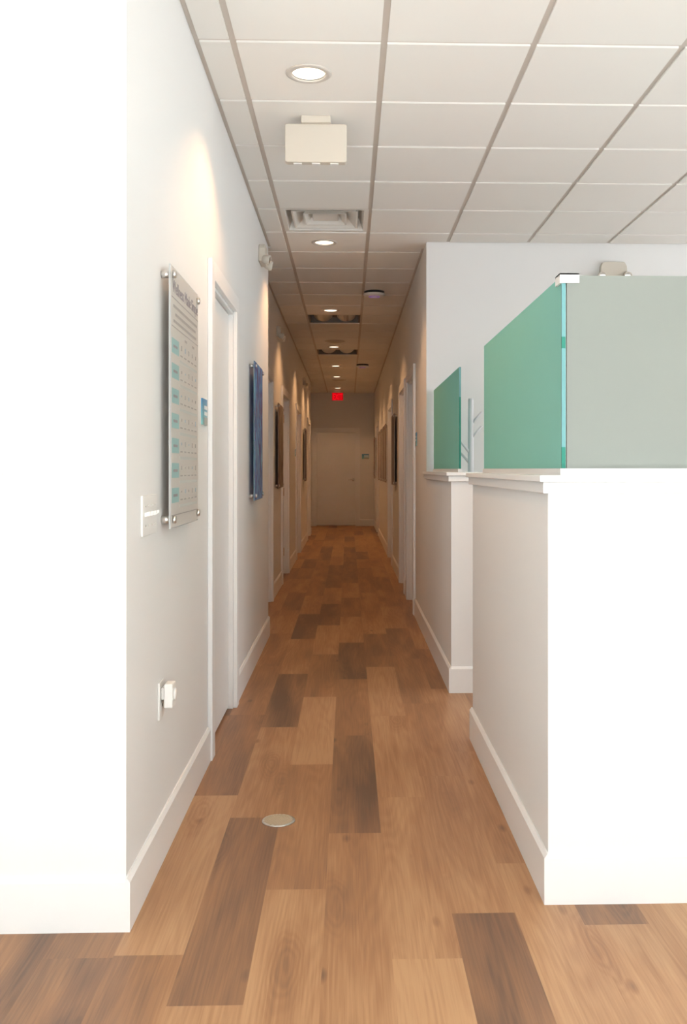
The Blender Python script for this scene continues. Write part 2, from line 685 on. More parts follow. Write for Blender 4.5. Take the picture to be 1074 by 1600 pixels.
m = MB()
m.box(XW0 - TH, XW0, YW - TH, YC + TH, 0, H + 0.06)
structure(m.build('wall_far_left', PAINT))
# unseen backing walls added to stop sky light leaking round the doors
for nm, bx in (('wall_backing_left', (-2.2, -2.1, YC + TH, YE + 0.9)), ('wall_backing_right', (2.1, 2.2, YB + TH, YE + 0.9)),
               ('wall_backing_end', (-2.2, 2.2, YE + 0.9, YE + 1.0))):
    m = MB()
    m.box(*bx, -0.05, H + 0.3)
    structure(m.build(nm, PAINT))
# storefront wall behind the camera
m = MB()
m.box(XW0, XW1, YW - TH, YW, 0, 0.12)
m.box(XW0, XW1, YW - TH, YW, 2.94, H + 0.06)
structure(m.build('wall_storefront', PAINT))
win = structure(bpy.data.objects.new('window_1', None))
col.objects.link(win)
m = MB()
n = 6
for i in range(n + 1):
    x = XW0 + (XW1 - XW0) * i / n
    m.box(max(XW0, x - 0.03), min(XW1, x + 0.03), YW - 0.09, YW - 0.02, 0.12, 2.94)
m.box(XW0, XW1, YW - 0.085, YW - 0.025, 2.2, 2.26)
m.build('window_frame', FRAME, win)

win2 = structure(bpy.data.objects.new('window_added', None))  # unseen window added to go with the side fill light
col.objects.link(win2)
m = MB()
for i in range(5):
    y = 2.4 + 4.4 * i / 4
    m.box(XW1 + 0.02, XW1 + 0.08, max(2.4, y - 0.025), min(6.8, y + 0.025), 0.8, 2.6)
m.build('window_frame', FRAME, win2)

# half-height partitions
CAPZ = 1.272
WZ = 1.218


def half_wall(name, boxes):
    m = MB()
    for b in boxes:
        m.box(*b, 0, WZ)
    return structure(m.build(name, PAINT, bevel=0.002))


PX1 = 2.9
P_Y0, P_Y1 = 2.778, 4.468
L_Y0 = 5.41
o = MB()
o.prism([(XR, P_Y0), (PX1, P_Y0), (PX1, P_Y0 + TH), (XR + TH, P_Y0 + TH), (XR + TH, P_Y1), (XR, P_Y1)], 'z', 0, WZ)
structure(o.build('wall_partition_near', PAINT, bevel=0.002))
TF = 0.155
half_wall('wall_partition_far', [(XR, XR + TF, L_Y0, YB)])


def cap_L(m, e, z0, z1):
    m.prism([(XR - e, P_Y0 - e), (PX1, P_Y0 - e), (PX1, P_Y0 + TH + e), (XR + TH + e, P_Y0 + TH + e),
             (XR + TH + e, P_Y1 + e), (XR - e, P_Y1 + e)], 'z', z0, z1)


m = MB()
cap_L(m, 0.018, WZ, WZ + 0.034)
cap_L(m, 0.030, WZ + 0.034, CAPZ)
structure(m.build('trim_1', TRIMP, bevel=0.003))
m = MB()
m.box(XR - 0.018, XR + TF + 0.018, L_Y0 - 0.018, YB, WZ, WZ + 0.034)
m.box(XR - 0.030, XR + TF + 0.030, L_Y0 - 0.030, YB, WZ + 0.034, CAPZ)
structure(m.build('trim_2', TRIMP, bevel=0.003))

# ------------------------------------------------------------------ baseboards
BH, BT = 0.150, 0.014
CW, CT = 0.085, 0.022


def bb_prof(face, out):
    """profile (across, z) of a baseboard on plane `face`, projecting by out"""
    return [(face, 0), (face + out, 0), (face + out, BH - 0.012), (face + out * 0.35, BH), (face, BH)]


def base_y(name, face, out, ya, yb, openings):
    m = MB()
    y = ya
    segs = []
    for a, b in sorted(openings):
        segs.append((y, a - CW))
        y = b + CW
    segs.append((y, yb))
    for a, b in segs:
        if b - a > 0.01:
            m.prism([(p[0], p[1]) for p in bb_prof(face, out)], 'y', a, b)
    return structure(m.build(name, TRIMP))


def base_x(name, face, out, xa, xb, openings=()):
    m = MB()
    x = xa
    segs = []
    for a, b in sorted(openings):
        segs.append((x, a - CW))
        x = b + CW
    segs.append((x, xb))
    for a, b in segs:
        if b - a > 0.01:
            m.prism(bb_prof(face, out), 'x', a, b)
    return structure(m.build(name, TRIMP))


base_y('baseboard_left', XL, BT, YC - BT, YS, LA)
base_x('baseboard_front', YC, -BT, XW0, XL)
base_y('baseboard_corridor_left', XF, BT, YS + 0.001, YJ, LF)
base_y('baseboard_corridor_end_left', XE, BT, YJ, YE, [])
base_y('baseboard_right', XR, -BT, L_Y0 - BT, YE, RR)
base_x('baseboard_end', YE, -BT, XE, XR, [ED])
base_x('baseboard_back', YB, -BT, XR + TH, XW1)
base_x('baseboard_partition_far', L_Y0, -BT, XR, XR + TF)
base_y('baseboard_partition_near_side', XR, -BT, P_Y0 - BT, P_Y1 + BT, [])
base_x('baseboard_partition_near_front', P_Y0, -BT, XR, PX1)
base_x('baseboard_partition_near_end', P_Y1, BT, XR, XR + TH)

# ------------------------------------------------------------------ ceiling
GX0, GY0, G = -0.465, 3.79, 0.61
regions = [
    (XW0, XL, YW, YC), (XL, XR, YW, YS), (XR, XW1, YW, YB), (XF, XR, YS, YJ), (XE, XR, YJ, YE)]


def inside(x, y):
    return any(a < x < b and c < y < d for a, b, c, d in regions)


def cell(ix, iy):
    return GX0 + ix * G, GX0 + (ix + 1) * G, GY0 + iy * G, GY0 + (iy + 1) * G


light_rows = [0, 5, 10, 15, 19, 22, 26]
VENT_ROW = 4
TROFF_ROWS = [11, 16]
SPK_ROWS = [14, 23]
LR = 0.076          # opening of a downlight
DROP = 0.009
cm = MB()


def lamp_x(y):
    return GX0 + G / 2 - 0.012 - 0.0032 * (y - 4.0)


# the metal grid plane (tees) with the plenum closed above
ZG = H


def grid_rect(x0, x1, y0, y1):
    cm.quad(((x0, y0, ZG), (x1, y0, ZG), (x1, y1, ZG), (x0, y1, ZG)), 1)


def hole_tile(x0, x1, y0, y1, r, lx):
    z = H - DROP
    cx, cy = (x0 + x1) / 2, (y0 + y1) / 2
    n = 32
    outer, inner = [], []
    for k in range(n):
        a = 2 * math.pi * (k + 0.5) / n
        c, s = math.cos(a), math.sin(a)
        t = 1 / max(abs(c), abs(s))
        outer.append(cm.bm.verts.new((cx + c * t * (x1 - x0) / 2, cy + s * t * (y1 - y0) / 2, z)))
        inner.append(cm.bm.verts.new((lx + c * r, cy + s * r, z)))
    for k in range(n):
        j = (k + 1) % n
        cm.bm.faces.new((outer[k], outer[j], inner[j], inner[k]))
    # corner triangles
    for sx, sy in ((1, 1), (-1, 1), (-1, -1), (1, -1)):
        a = math.degrees(math.atan2(sy, sx)) % 360
        k = int(a / 360 * n - 0.5) % n
        j = (k + 1) % n
        cv = cm.bm.verts.new((cx + sx * (x1 - x0) / 2, cy + sy * (y1 - y0) / 2, z))
        cm.bm.faces.new((outer[k], cv, outer[j]))
    for p, q in (((x0, y0), (x1, y0)), ((x1, y0), (x1, y1)), ((x1, y1), (x0, y1)), ((x0, y1), (x0, y0))):
        cm.quad(((*p, z), (*q, z), (*q, H), (*p, H)))


for ix in range(-6, 10):
    for iy in range(-15, 30):
        cx0, cx1, cy0, cy1 = cell(ix, iy)
        special = ix == 0 and (iy == VENT_ROW or iy in TROFF_ROWS)
        lamp = ix == 0 and iy in light_rows
        for (a, b, c, d) in ([(-9, 9, -9, 99)] if (special or lamp) else regions):
            x0, x1, y0, y1 = max(cx0, a), min(cx1, b), max(cy0, c), min(cy1, d)
            if x1 - x0 < 0.002 or y1 - y0 < 0.002:
                continue
            mx, my = (x0 + x1) / 2, (y0 + y1) / 2
            if special:
                e = 0.012
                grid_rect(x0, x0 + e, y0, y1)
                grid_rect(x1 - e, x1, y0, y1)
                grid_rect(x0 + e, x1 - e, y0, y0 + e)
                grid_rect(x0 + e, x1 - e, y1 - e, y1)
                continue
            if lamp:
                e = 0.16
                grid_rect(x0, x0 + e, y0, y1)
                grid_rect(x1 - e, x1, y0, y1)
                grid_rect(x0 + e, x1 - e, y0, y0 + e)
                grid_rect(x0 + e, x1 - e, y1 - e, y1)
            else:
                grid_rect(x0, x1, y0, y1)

            def mg(edge, celledge, ox, oy):
                if abs(edge - celledge) < 1e-6:
                    return 0.0135
                return 0.0 if inside(ox, oy) else 0.022
            xa = x0 + mg(x0, cx0, x0 - 0.004, my)
            xb = x1 - mg(x1, cx1, x1 + 0.004, my)
            ya = y0 + mg(y0, cy0, mx, y0 - 0.004)
            yb = y1 - mg(y1, cy1, mx, y1 + 0.004)
            if xb - xa < 0.003 or yb - ya < 0.003:
                continue
            if lamp:
                hole_tile(xa, xb, ya, yb, LR, lamp_x(my))
            else:
                cm.box(xa, xb, ya, yb, H - DROP, H + 0.004)
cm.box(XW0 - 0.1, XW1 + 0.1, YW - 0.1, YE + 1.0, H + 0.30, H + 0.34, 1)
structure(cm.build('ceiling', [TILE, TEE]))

# ------------------------------------------------------------------ doors (built facing -Y, wall face at y = 0)


def make_door(name, loc, rz, w, recess, hinge_side=0, handle=None, thick=TH):
    root = structure(bpy.data.objects.new(name, None))
    col.objects.link(root)
    root.location = loc
    root.rotation_euler = (0, 0, R(rz))
    h = DOORH
    m = MB()
    for s in (-1, 1):
        a, b = sorted((s * w / 2, s * (w / 2 + CW)))
        m.box(a, b, -CT, 0, 0, h + CW)
    m.box(-w / 2, w / 2, -CT, 0, h, h + CW)
    m.build('casing', TRIMP, root, bevel=0.003)
    m = MB()
    j = 0.016
    m.box(-w / 2, -w / 2 + j, 0, thick, 0, h)
    m.box(w / 2 - j, w / 2, 0, thick, 0, h)
    m.box(-w / 2 + j, w / 2 - j, 0, thick, h - j, h)
    m.build('jamb', TRIMP, root)
    m = MB()
    m.box(-w / 2 + j + 0.003, w / 2 - j - 0.003, recess, recess + 0.042, 0.014, h - j - 0.003)
    slab = m.build('door_slab', DOORP, root, bevel=0.002)
    if hinge_side:
        for z in (0.22, 0.96, 1.86):
            m = MB()
            x = hinge_side * (w / 2 - j - 0.004)
            m.tube((x, recess - 0.006, z), (x, recess - 0.006, z + 0.10), 0.007, seg=12)
            xa, xb = sorted((x, x - hinge_side * 0.02))
            m.box(xa, xb, recess - 0.003, recess, z, z + 0.10)
            m.build('hinge', HINGE, root)
    if handle:
        hx, hz = handle
        m = MB()
        m.lathe([(0.0, 0), (0.034, 0), (0.034, 0.008), (0.028, 0.014), (0.013, 0.018), (0.011, 0.05), (0.0, 0.05)],
                (hx, recess, hz), (0, -1, 0), 24)
        s = -1 if hx > 0 else 1
        m.tube((hx, recess - 0.045, hz), (hx + s * 0.115, recess - 0.045, hz), 0.0105, 0.009, 14)
        m.build('door_handle', CHROME, root)
    return root


n_door = 1
for (a, b) in LA:
    make_door('door_1', (XL, (a + b) / 2, 0), 90, b - a, 0.022, hinge_side=0)
for (a, b) in LF:
    n_door += 1
    make_door('door_%d' % n_door, (XF, (a + b) / 2, 0), 90, b - a, 0.055, hinge_side=1)
for i, (a, b) in enumerate(RR):
    n_door += 1
    make_door('door_%d' % n_door, (XR, (a + b) / 2, 0), -90, b - a, 0.065 if i < 2 else 0.03)
n_door += 1
make_door('door_%d' % n_door, ((ED[0] + ED[1]) / 2, YE, 0), 0, ED[1] - ED[0], 0.02, handle=(0.39, 1.05))

# ------------------------------------------------------------------ frosted glass screens on the partitions
GT = 0.012
GZ0, GZ1 = CAPZ + 0.018, 1.878
gx = XR + TH / 2
gs = thing('glass_screen', 'large frosted green glass corner screen standing on the near half wall', 'glass screen', (gx, P_Y0 + TH / 2, CAPZ))
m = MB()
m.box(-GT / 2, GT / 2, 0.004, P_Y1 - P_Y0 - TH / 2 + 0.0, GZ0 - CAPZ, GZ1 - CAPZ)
m.build('side_pane', GLASS_SIDE, gs, bevel=0.001)['label'] = 'frosted side pane, grazing-view green put into its colour'
m = MB()
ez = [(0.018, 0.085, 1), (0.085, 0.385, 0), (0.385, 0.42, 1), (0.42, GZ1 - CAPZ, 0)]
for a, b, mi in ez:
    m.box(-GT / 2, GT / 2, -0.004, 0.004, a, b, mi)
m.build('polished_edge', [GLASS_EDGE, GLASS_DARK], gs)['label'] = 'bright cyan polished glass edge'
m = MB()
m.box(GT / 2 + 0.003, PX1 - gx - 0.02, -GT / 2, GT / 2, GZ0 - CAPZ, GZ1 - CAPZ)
m.build('front_pane', GLASS_FRONT, gs, bevel=0.001)['label'] = 'frosted front pane, front-lit paleness put into its colour'
m = MB()
m.box(-0.012, 0.012, -0.012, P_Y1 - P_Y0 - TH / 2 + 0.005, 0, 0.020)
m.box(0.012, PX1 - gx - 0.02, -0.012, 0.012, 0, 0.020)
m.build('glazing_channel', TRIMP, gs)
m = MB()
cz0, cz1 = GZ1 - CAPZ - 0.024, GZ1 - CAPZ + 0.005
m.box(-0.014, 0.045, -0.014, -GT / 2 - 0.0005, cz0, cz1)
m.box(-0.014, -GT / 2 - 0.0005, -GT / 2, 0.05, cz0, cz1)
m.box(GT / 2 + 0.0005, 0.014, GT / 2 + 0.0005, 0.05, cz0, cz1)
m.box(0.014, 0.045, GT / 2 + 0.0005, 0.014, cz0, cz1)
m.box(-0.014, 0.045, -0.014, 0.014, GZ1 - CAPZ + 0.0005, cz1)
m.box(-0.014, 0.014, 0.014, 0.05, GZ1 - CAPZ + 0.0005, cz1)
m.build('corner_clamp', WHITEP, gs)['label'] = 'white corner clamp'

g2 = thing('glass_screen', 'small frosted green glass screen on the far half wall beside the coat stand', 'glass screen', (gx, L_Y0, CAPZ))
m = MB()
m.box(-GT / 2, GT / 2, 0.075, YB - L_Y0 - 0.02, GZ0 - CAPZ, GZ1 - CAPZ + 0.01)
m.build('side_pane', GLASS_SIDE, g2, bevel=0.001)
m = MB()
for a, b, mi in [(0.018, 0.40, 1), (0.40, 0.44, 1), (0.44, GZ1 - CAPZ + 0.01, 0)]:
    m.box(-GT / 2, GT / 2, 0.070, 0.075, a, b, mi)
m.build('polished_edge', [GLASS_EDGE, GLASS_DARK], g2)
m = MB()
m.box(-0.012, 0.012, 0.068, YB - L_Y0 - 0.015, 0, 0.020)
m.build('glazing_channel', TRIMP, g2)

# ------------------------------------------------------------------ coat stand behind the far partition
cs = thing('coat_stand', 'white wooden coat stand with angled pegs behind the far half wall', 'coat stand', (0.825, 6.30, 0))
m = MB()
m.lathe([(0.0, 0.24), (0.026, 0.24), (0.022, 0.9), (0.0185, 1.75), (0.016, 1.765), (0, 1.765)], (0, 0, 0), (0, 0, 1), 20)
m.build('pole', RACK, cs)
for z, a in ((1.60, 1), (1.505, 1), (1.40, -1), (1.33, -1), (1.205, 1), (1.12, -1)):
    m = MB()
    yo = 0.02 * (1 if int(z * 100) % 2 else -1)
    m.tube((0, 0, z - 0.01), (a * 0.072, yo, z + 0.075), 0.0095, 0.007, 12)
    m.build('peg', RACK, cs, smooth=False)
for k in range(4):
    a = R(45 + 90 * k)
    m = MB()
    m.tube((0.012 * math.cos(a), 0.012 * math.sin(a), 0.30), (0.13 * math.cos(a), 0.13 * math.sin(a), 0.012), 0.015, 0.012, 12)
    m.build('leg', RACK, cs)

# ------------------------------------------------------------------ ceiling fixtures
zc = H - DROP
cxm = GX0 + G / 2
LBL = ['nearest round recessed downlight, above the blank back of the hanging exit sign',
       'round recessed downlight just beyond the square white air diffuser',
       'round recessed downlight in front of the nearer unlit grey louvred fixture',
       'round recessed downlight in front of the farther unlit grey louvred fixture',
       'round recessed downlight, first one beyond the farther louvred fixture',
       'round recessed downlight, second one beyond the farther louvred fixture',
       'farthest round recessed downlight, right in front of the red exit sign']


def make_downlight():
    t = thing('recessed_downlight', LBL[0], 'ceiling light', group='corridor downlights')
    m = MB()
    m.lathe([(LR - 0.004, -0.0006), (LR - 0.002, -0.006), (0.092, -0.006), (0.100, -0.001), (0.100, 0.0), (LR - 0.004, 0.0)],
            (0, 0, 0), (0, 0, 1), 48, cap=False)
    m.build('trim_ring', RING, t)
    m = MB()
    m.lathe([(LR - 0.004, 0.004), (0.066, 0.052), (0.05, 0.10)], (0, 0, 0), (0, 0, 1), 48, cap=False)
    m.build('reflector', REFL, t)
    m = MB()
    m.lathe([(0.0, -0.0035), (0.03, -0.003), (0.06, -0.001), (0.0715, 0.003), (0.060, 0.05), (0.0, 0.05)], (0, 0, 0), (0, 0, 1), 40)
    m.build('lamp_lens', BULB, t)['label'] = 'glowing warm white lens'
    return t


proto = make_downlight()
for i, row in enumerate(light_rows):
    o = proto if i == 0 else copy_tree(proto)
    y = GY0 + (row + 0.5) * G
    placed(o, (lamp_x(y), y, zc), 0, LBL[i])
    d = bpy.data.lights.new('downlight_beam', 'SPOT')
    d.energy = SPOT_W
    d.color = SPOT_COL
    d.spot_size = R(122)
    d.spot_blend = 0.55
    d.shadow_soft_size = 0.03
    so = bpy.data.objects.new('downlight_beam', d)
    col.objects.link(so)
    so.location = (lamp_x(y), y, zc - 0.012)

# air diffuser
vy = GY0 + (VENT_ROW + 0.5) * G
t = thing('air_diffuser', 'square white ceiling air diffuser with nested cones before the second downlight', 'air vent', (cxm, vy, H - 0.004))
S = 0.297


def sq_ring(m, s0, z0, s1, z1, mi=0):
    a = [(-s0, -s0, z0), (s0, -s0, z0), (s0, s0, z0), (-s0, s0, z0)]
    b = [(-s1, -s1, z1), (s1, -s1, z1), (s1, s1, z1), (-s1, s1, z1)]
    va = [m.bm.verts.new(p) for p in a]
    vb = [m.bm.verts.new(p) for p in b]
    for k in range(4):
        j = (k + 1) % 4
        f = m.bm.faces.new((va[k], va[j], vb[j], vb[k]))
        f.material_index = mi


m = MB()
sq_ring(m, S, 0, S - 0.03, 0)
sq_ring(m, S - 0.03, 0, S - 0.065, 0.085)
sq_ring(m, S - 0.065, 0.085, 0.10, 0.10)
m.build('outer_frame', VENTW, t)
m = MB()
m.lathe([(0.145, 0.084), (0.145, 0.16), (0.0, 0.16)], (0, 0, 0), (0, 0, 1), 40, cap=False)
m.build('duct_collar', DUCT, t)
for (s0, z0, s1, z1) in ((0.225, 0.004, 0.165, 0.060), (0.148, 0.008, 0.10, 0.062)):
    m = MB()
    sq_ring(m, s0, z0, s1, z1)
    sq_ring(m, s0, z0, s0 - 0.012, z0)
    sq_ring(m, s0 - 0.012, z0, s1 - 0.012, z1)
    m.build('cone_ring', VENTW, t)
m = MB()
sq_ring(m, 0.085, 0.020, 0.02, 0.05)
m.quad(((-0.085, -0.085, 0.02), (0.085, -0.085, 0.02), (0.085, 0.085, 0.02), (-0.085, 0.085, 0.02)))
m.quad(((-0.02, -0.02, 0.05), (0.02, -0.02, 0.05), (0.02, 0.02, 0.05), (-0.02, 0.02, 0.05)))
m.build('centre_cone', VENTW, t)

# unlit louvred light fixtures
tl = ['nearer unlit grey louvred ceiling fixture with two curved lenses, beyond the third downlight',
      'farther unlit grey louvred ceiling fixture with two curved lenses, beyond the fourth downlight']
t = thing('recessed_fixture', tl[0], 'ceiling light', group='unlit louvred fixtures')
m = MB()
S = 0.297
sq_ring(m, S, 0, S - 0.018, 0)
sq_ring(m, S - 0.018, 0, S - 0.024, 0.10)
m.quad(((-S + 0.02, -S + 0.02, 0.10), (S - 0.02, -S + 0.02, 0.10), (S - 0.02, S - 0.02, 0.10), (-S + 0.02, S - 0.02, 0.10)))
m.build('tray', TRAY, t)
for s in (-1, 1):
    m = MB()
    c = s * 0.135
    pts = []
    for k in range(13):
        a = math.pi * k / 12
        pts.append((c + 0.112 * math.cos(a), 0.092 - 0.080 * math.sin(a)))
    m.prism(pts, 'y', -S + 0.03, S - 0.03)
    m.build('curved_lens', ALU, t)['label'] = 'silvery ribbed lens'
m = MB()
m.box(-0.02, 0.02, -S + 0.03, S - 0.03, 0.06, 0.095)
m.build('centre_rib', TRAY, t)
for i, row in enumerate(TROFF_ROWS):
    o = t if i == 0 else copy_tree(t)
    placed(o, (cxm, GY0 + (row + 0.5) * G, H - 0.003), 0, tl[i])

# flush speakers
sl = ['flush round tan ceiling speaker just before the fourth downlight', 'flush round tan ceiling speaker between the last two downlights']
t = thing('ceiling_speaker', sl[0], 'speaker', group='flush ceiling speakers')
m = MB()
m.lathe([(0.0, -0.006), (0.12, -0.005), (0.12, 0.0), (0.0, 0.0)], (0, 0, 0), (0, 0, 1), 40)
m.build('grille', SPEAK, t)
m = MB()
m.lathe([(0.122, -0.007), (0.138, -0.004), (0.140, 0.0), (0.122, 0.0), (0.122, -0.007)], (0, 0, 0), (0, 0, 1), 40, cap=False)
m.build('rim', SPEAK, t)
for i, row in enumerate(SPK_ROWS):
    o = t if i == 0 else copy_tree(t)
    placed(o, (cxm - 0.02, GY0 + (row + 0.5) * G, zc), 0, sl[i])

# wireless access points
al = ['white disc access point with purple glow on the ceiling, nearer one', 'white disc access point on the ceiling far along the corridor']
t = thing('access_point', al[0], 'access point', group='ceiling access points')
m = MB()
m.lathe([(0.0, 0), (0.098, 0), (0.098, -0.024), (0.0, -0.024)], (0, 0, 0), (0, 0, 1), 40)
m.build('mount', BLACK, t)['label'] = 'black mounting ring'
m = MB()
m.lathe([(0.0, -0.024), (0.106, -0.024), (0.108, -0.030), (0.098, -0.044), (0.075, -0.050), (0.0, -0.052)], (0, 0, 0), (0, 0, 1), 40)
m.build('body', WHITEP, t)
m = MB()
m.lathe([(0.036, -0.0515), (0.036, -0.0535), (0.054, -0.0525), (0.054, -0.0505)], (0, 0, 0), (0, 0, 1), 40, cap=False)
m.build('status_ring', PURPLE, t)['label'] = 'glowing purple ring'
for i, (x, y) in enumerate(((0.252, 9.10), (0.234, 15.45))):
    o = t if i == 0 else copy_tree(t)
    placed(o, (x, y, zc), 0, al[i])

# near exit sign, seen from its blank back
t = thing('exit_sign', 'blank cream back of an exit sign hanging from the ceiling near the front', 'exit sign', (-0.158, 4.62, zc))
m = MB()
m.box(-0.072, 0.072, -0.045, 0.045, -0.034, 0.0)
m.build('canopy', CREAMP, t, bevel=0.003)
m = MB()
m.roundbox(-0.151, 0.151, -0.221, -0.034, -0.024, 0.024, 0.012)
m.build('housing', CREAMP, t, bevel=0.004)
for x in (-0.09, 0.0, 0.09):
    m = MB()
    m.box(x - 0.02, x + 0.02, -0.012, 0.012, -0.226, -0.2215)
    m.build('down_lens', WHITEP, t)

# lit exit sign at the end of the corridor
t = thing('exit_sign', 'lit red EXIT sign hanging above the end door of the corridor', 'exit sign', (-0.235, 20.6, zc))
m = MB()
m.box(-0.06, 0.06, -0.03, 0.03, -0.045, 0.0)
m.build('canopy', WHITEP, t)
m = MB()
m.roundbox(-0.125, 0.125, -0.220, -0.045, -0.018, 0.022, 0.008)
m.build('housing', WHITEP, t)
m = MB()
m.box(-0.122, 0.122, -0.0205, -0.0182, -0.217, -0.048)
m.build('face', REDLIT, t)['label'] = 'glowing red face'
text('lettering', 'EXIT', 0.185, 0.20, REDLET, t, -0.104, -0.0215, -0.200)

# twin-head emergency lights


def make_emergency(label):
    t = thing('emergency_light', label, 'emergency light')
    m = MB()
    pts = [(-0.105, -0.055), (0.105, -0.055), (0.100, 0.035), (0.085, 0.062), (0.070, 0.068), (-0.070, 0.068), (-0.085, 0.062), (-0.100, 0.035)]
    m.prism(pts, 'y', -0.046, 0)
    m.build('housing', CREAMP, t, bevel=0.006)
    for s in (-1, 1):
        m = MB()
        m.lathe([(0.0, 0.0), (0.024, 0.0), (0.032, 0.028), (0.034, 0.05), (0.029, 0.052), (0.026, 0.046), (0.0, 0.042)],
                (s * 0.092, -0.030, -0.038), (s * 0.15, -1, -0.25), 28)
        h = m.build('lamp_head', CREAMP, t)
        m = MB()
        ax = Vector((s * 0.15, -1, -0.25)).normalized()
        o0 = Vector((s * 0.092, -0.030, -0.038)) + ax * 0.0475
        m.lathe([(0.026, 0.0), (0.018, 0.004), (0.0, 0.005)], o0, ax, 24, cap=False)
        m.build('lens', CHROME, h)['label'] = 'clear bulb lens'
    return t


e0 = make_emergency('')
el = [((2.02, YB, 2.80), 0, 'twin-head emergency light on the back wall above the frosted glass'),
      ((XL, 6.62, 2.785), 90, 'nearest left-wall emergency light, above the blue art board'),
      ((XF, 9.92, 2.72), 90, 'emergency light on the left corridor wall above the brown art board'),
      ((XF, 15.6, 2.72), 90, 'farthest emergency light high on the left corridor wall')]
for i, (l, rz, s) in enumerate(el):
    o = e0 if i == 0 else copy_tree(e0)
    placed(o, l, rz, s)
    o['group'] = 'twin-head emergency lights'

# ------------------------------------------------------------------ acrylic boards on stand-offs (facing -Y, wall at y = 0)
SO = 0.030      # stand-off depth


def make_board(label, cat, w, z0, z1, print_mat, group=None, sheet=None):
    t = thing('acrylic_board', label, cat, group=group)
    hw = w / 2
    m = MB()
    m.box(-hw, hw, -SO - 0.006, -SO, z0, z1)
    m.bm.normal_update()
    bmesh.ops.recalc_face_normals(m.bm, faces=m.bm.faces[:])
    for f in m.bm.faces:
        f.material_index = 0 if abs(f.normal.y) > 0.5 else 1
    m.build('acrylic_panel', [ACR_FACE, sheet or ACR_CLEAR], t)
    m = MB()
    m.box(-hw + 0.004, hw - 0.004, -SO - 0.0075, -SO - 0.0062, z0 + 0.004, z1 - 0.004)
    p = m.build('printed_sheet', print_mat, t)
    for sx in (-1, 1):
        for z in (z0 + 0.03, z1 - 0.03):
            m = MB()
            x = sx * (hw - 0.03)
            m.lathe([(0.0, 0.0004), (0.0125, 0.0004), (0.0125, SO)], (x, 0, z), (0, -1, 0), 20)
            m.lathe([(0.0, SO + 0.0076), (0.0130, SO + 0.0076), (0.0130, SO + 0.016), (0.0110, SO + 0.019), (0.0, SO + 0.019)],
                    (x, 0, z), (0, -1, 0), 20)
            m.build('standoff', STEEL, t)
    return t, p


# chart board
BW, BZ0, BZ1 = 0.56, 1.092, 1.968
PAPER = frosted('chart_paper', (0.78, 0.75, 0.71), 0.4, 0.3, 0.03)
t, p = make_board('white acrylic chart board with teal squares on the left wall beside the switches', 'chart board', BW, BZ0, BZ1, PAPER)
placed(t, (XL, 3.395, 0), 90, t['label'])
yp = -SO - 0.0082
zt = BZ1
for wd, wx, ww in (('Wellness', -0.255, 0.212), ('Made', -0.022, 0.122), ('Simple', 0.120, 0.140)):
    text('title_word', wd, 0.060, ww, INK, p, wx, yp, zt - 0.086)
for z in (zt - 0.106, zt - 0.202, BZ0 + 0.042):
    m = MB()
    m.box(-0.27, 0.27, yp, yp + 0.0006, z, z + 0.003)
    m.build('rule_line', GREYINK, p)
for z, a, b in ((0.130, -0.24, 0.245), (0.155, -0.20, 0.215), (0.180, -0.235, 0.23)):
    x = a
    r = random.Random(int(z * 1000))
    m = MB()
    m.box(a, b, yp, yp + 0.0006, zt - z - 0.005, zt - z + 0.004)
    m.build('text_line', GREYINK, p)
for x in (-0.02, 0.14):
    m = MB()
    m.box(x, x + 0.045, yp, yp + 0.0006, zt - 0.226, zt - 0.217)
    m.build('column_head', GREYINK, p)
rows = 7
for i in range(rows):
    zt_i = zt - 0.240 - i * 0.0835
    m = MB()
    m.box(-0.268, -0.135, yp, yp + 0.0006, zt_i - 0.050, zt_i)
    q = m.build('teal_square', TEAL, p)
    m = MB()
    m.box(-0.240, -0.165, yp - 0.0005, yp - 0.0001, zt_i - 0.030, zt_i - 0.021)
    m.build('square_caption', INK, q)
    r = random.Random(i)
    for k in range(5):
        m = MB()
        x = -0.085 + k * 0.075
        hgt = r.choice((0.006, 0.010, 0.014, 0.018))
        m.box(x - 0.008, x + 0.008, yp, yp + 0.0006, zt_i - 0.016 - hgt / 2, zt_i - 0.016 + hgt / 2, 0 if r.random() < 0.4 else 1)
        m.build('row_figure', [BLUEINK, GREYINK], p)
        m = MB()
        m.box(x - 0.022, x + 0.022, yp, yp + 0.0006, zt_i - 0.046, zt_i - 0.041)
        m.build('row_caption', GREYINK, p)
    m = MB()
    m.box(-0.12, 0.25, yp + 0.0002, yp + 0.0006, zt_i - 0.070, zt_i - 0.060)
    m.build('row_band', PALETEAL, p)

boards = [
    (XL, 5.895, 6.43, 90, ART_BLUE, 'blue and purple abstract acrylic art board on the near left wall'),
    (XF, 9.62, 10.32, 90, ART_BROWN, 'brown abstract acrylic art board on the left corridor wall'),
    (XF, 15.5, 16.08, 90, ART_DARK, 'dark acrylic art board far down the left corridor wall'),
    (XR, 11.40, 12.10, -90, ART_GREY, 'grey acrylic art board on the right wall beyond the first two doors'),
    (XR, 13.93, 14.49, -90, ART_TAN, 'nearest of the four tan acrylic boards in a row on the right wall'),
    (XR, 14.86, 15.42, -90, ART_TAN, 'second of the four tan acrylic boards in a row on the right wall'),
    (XR, 15.86, 16.42, -90, ART_TAN, 'third of the four tan acrylic boards in a row on the right wall'),
    (XR, 16.95, 17.51, -90, ART_TAN, 'farthest of the four tan acrylic boards in a row on the right wall'),
    (XR, 19.90, 20.46, -90, ART_RED, 'dark red acrylic board on the right wall next to the end wall'),
]
tan0 = None
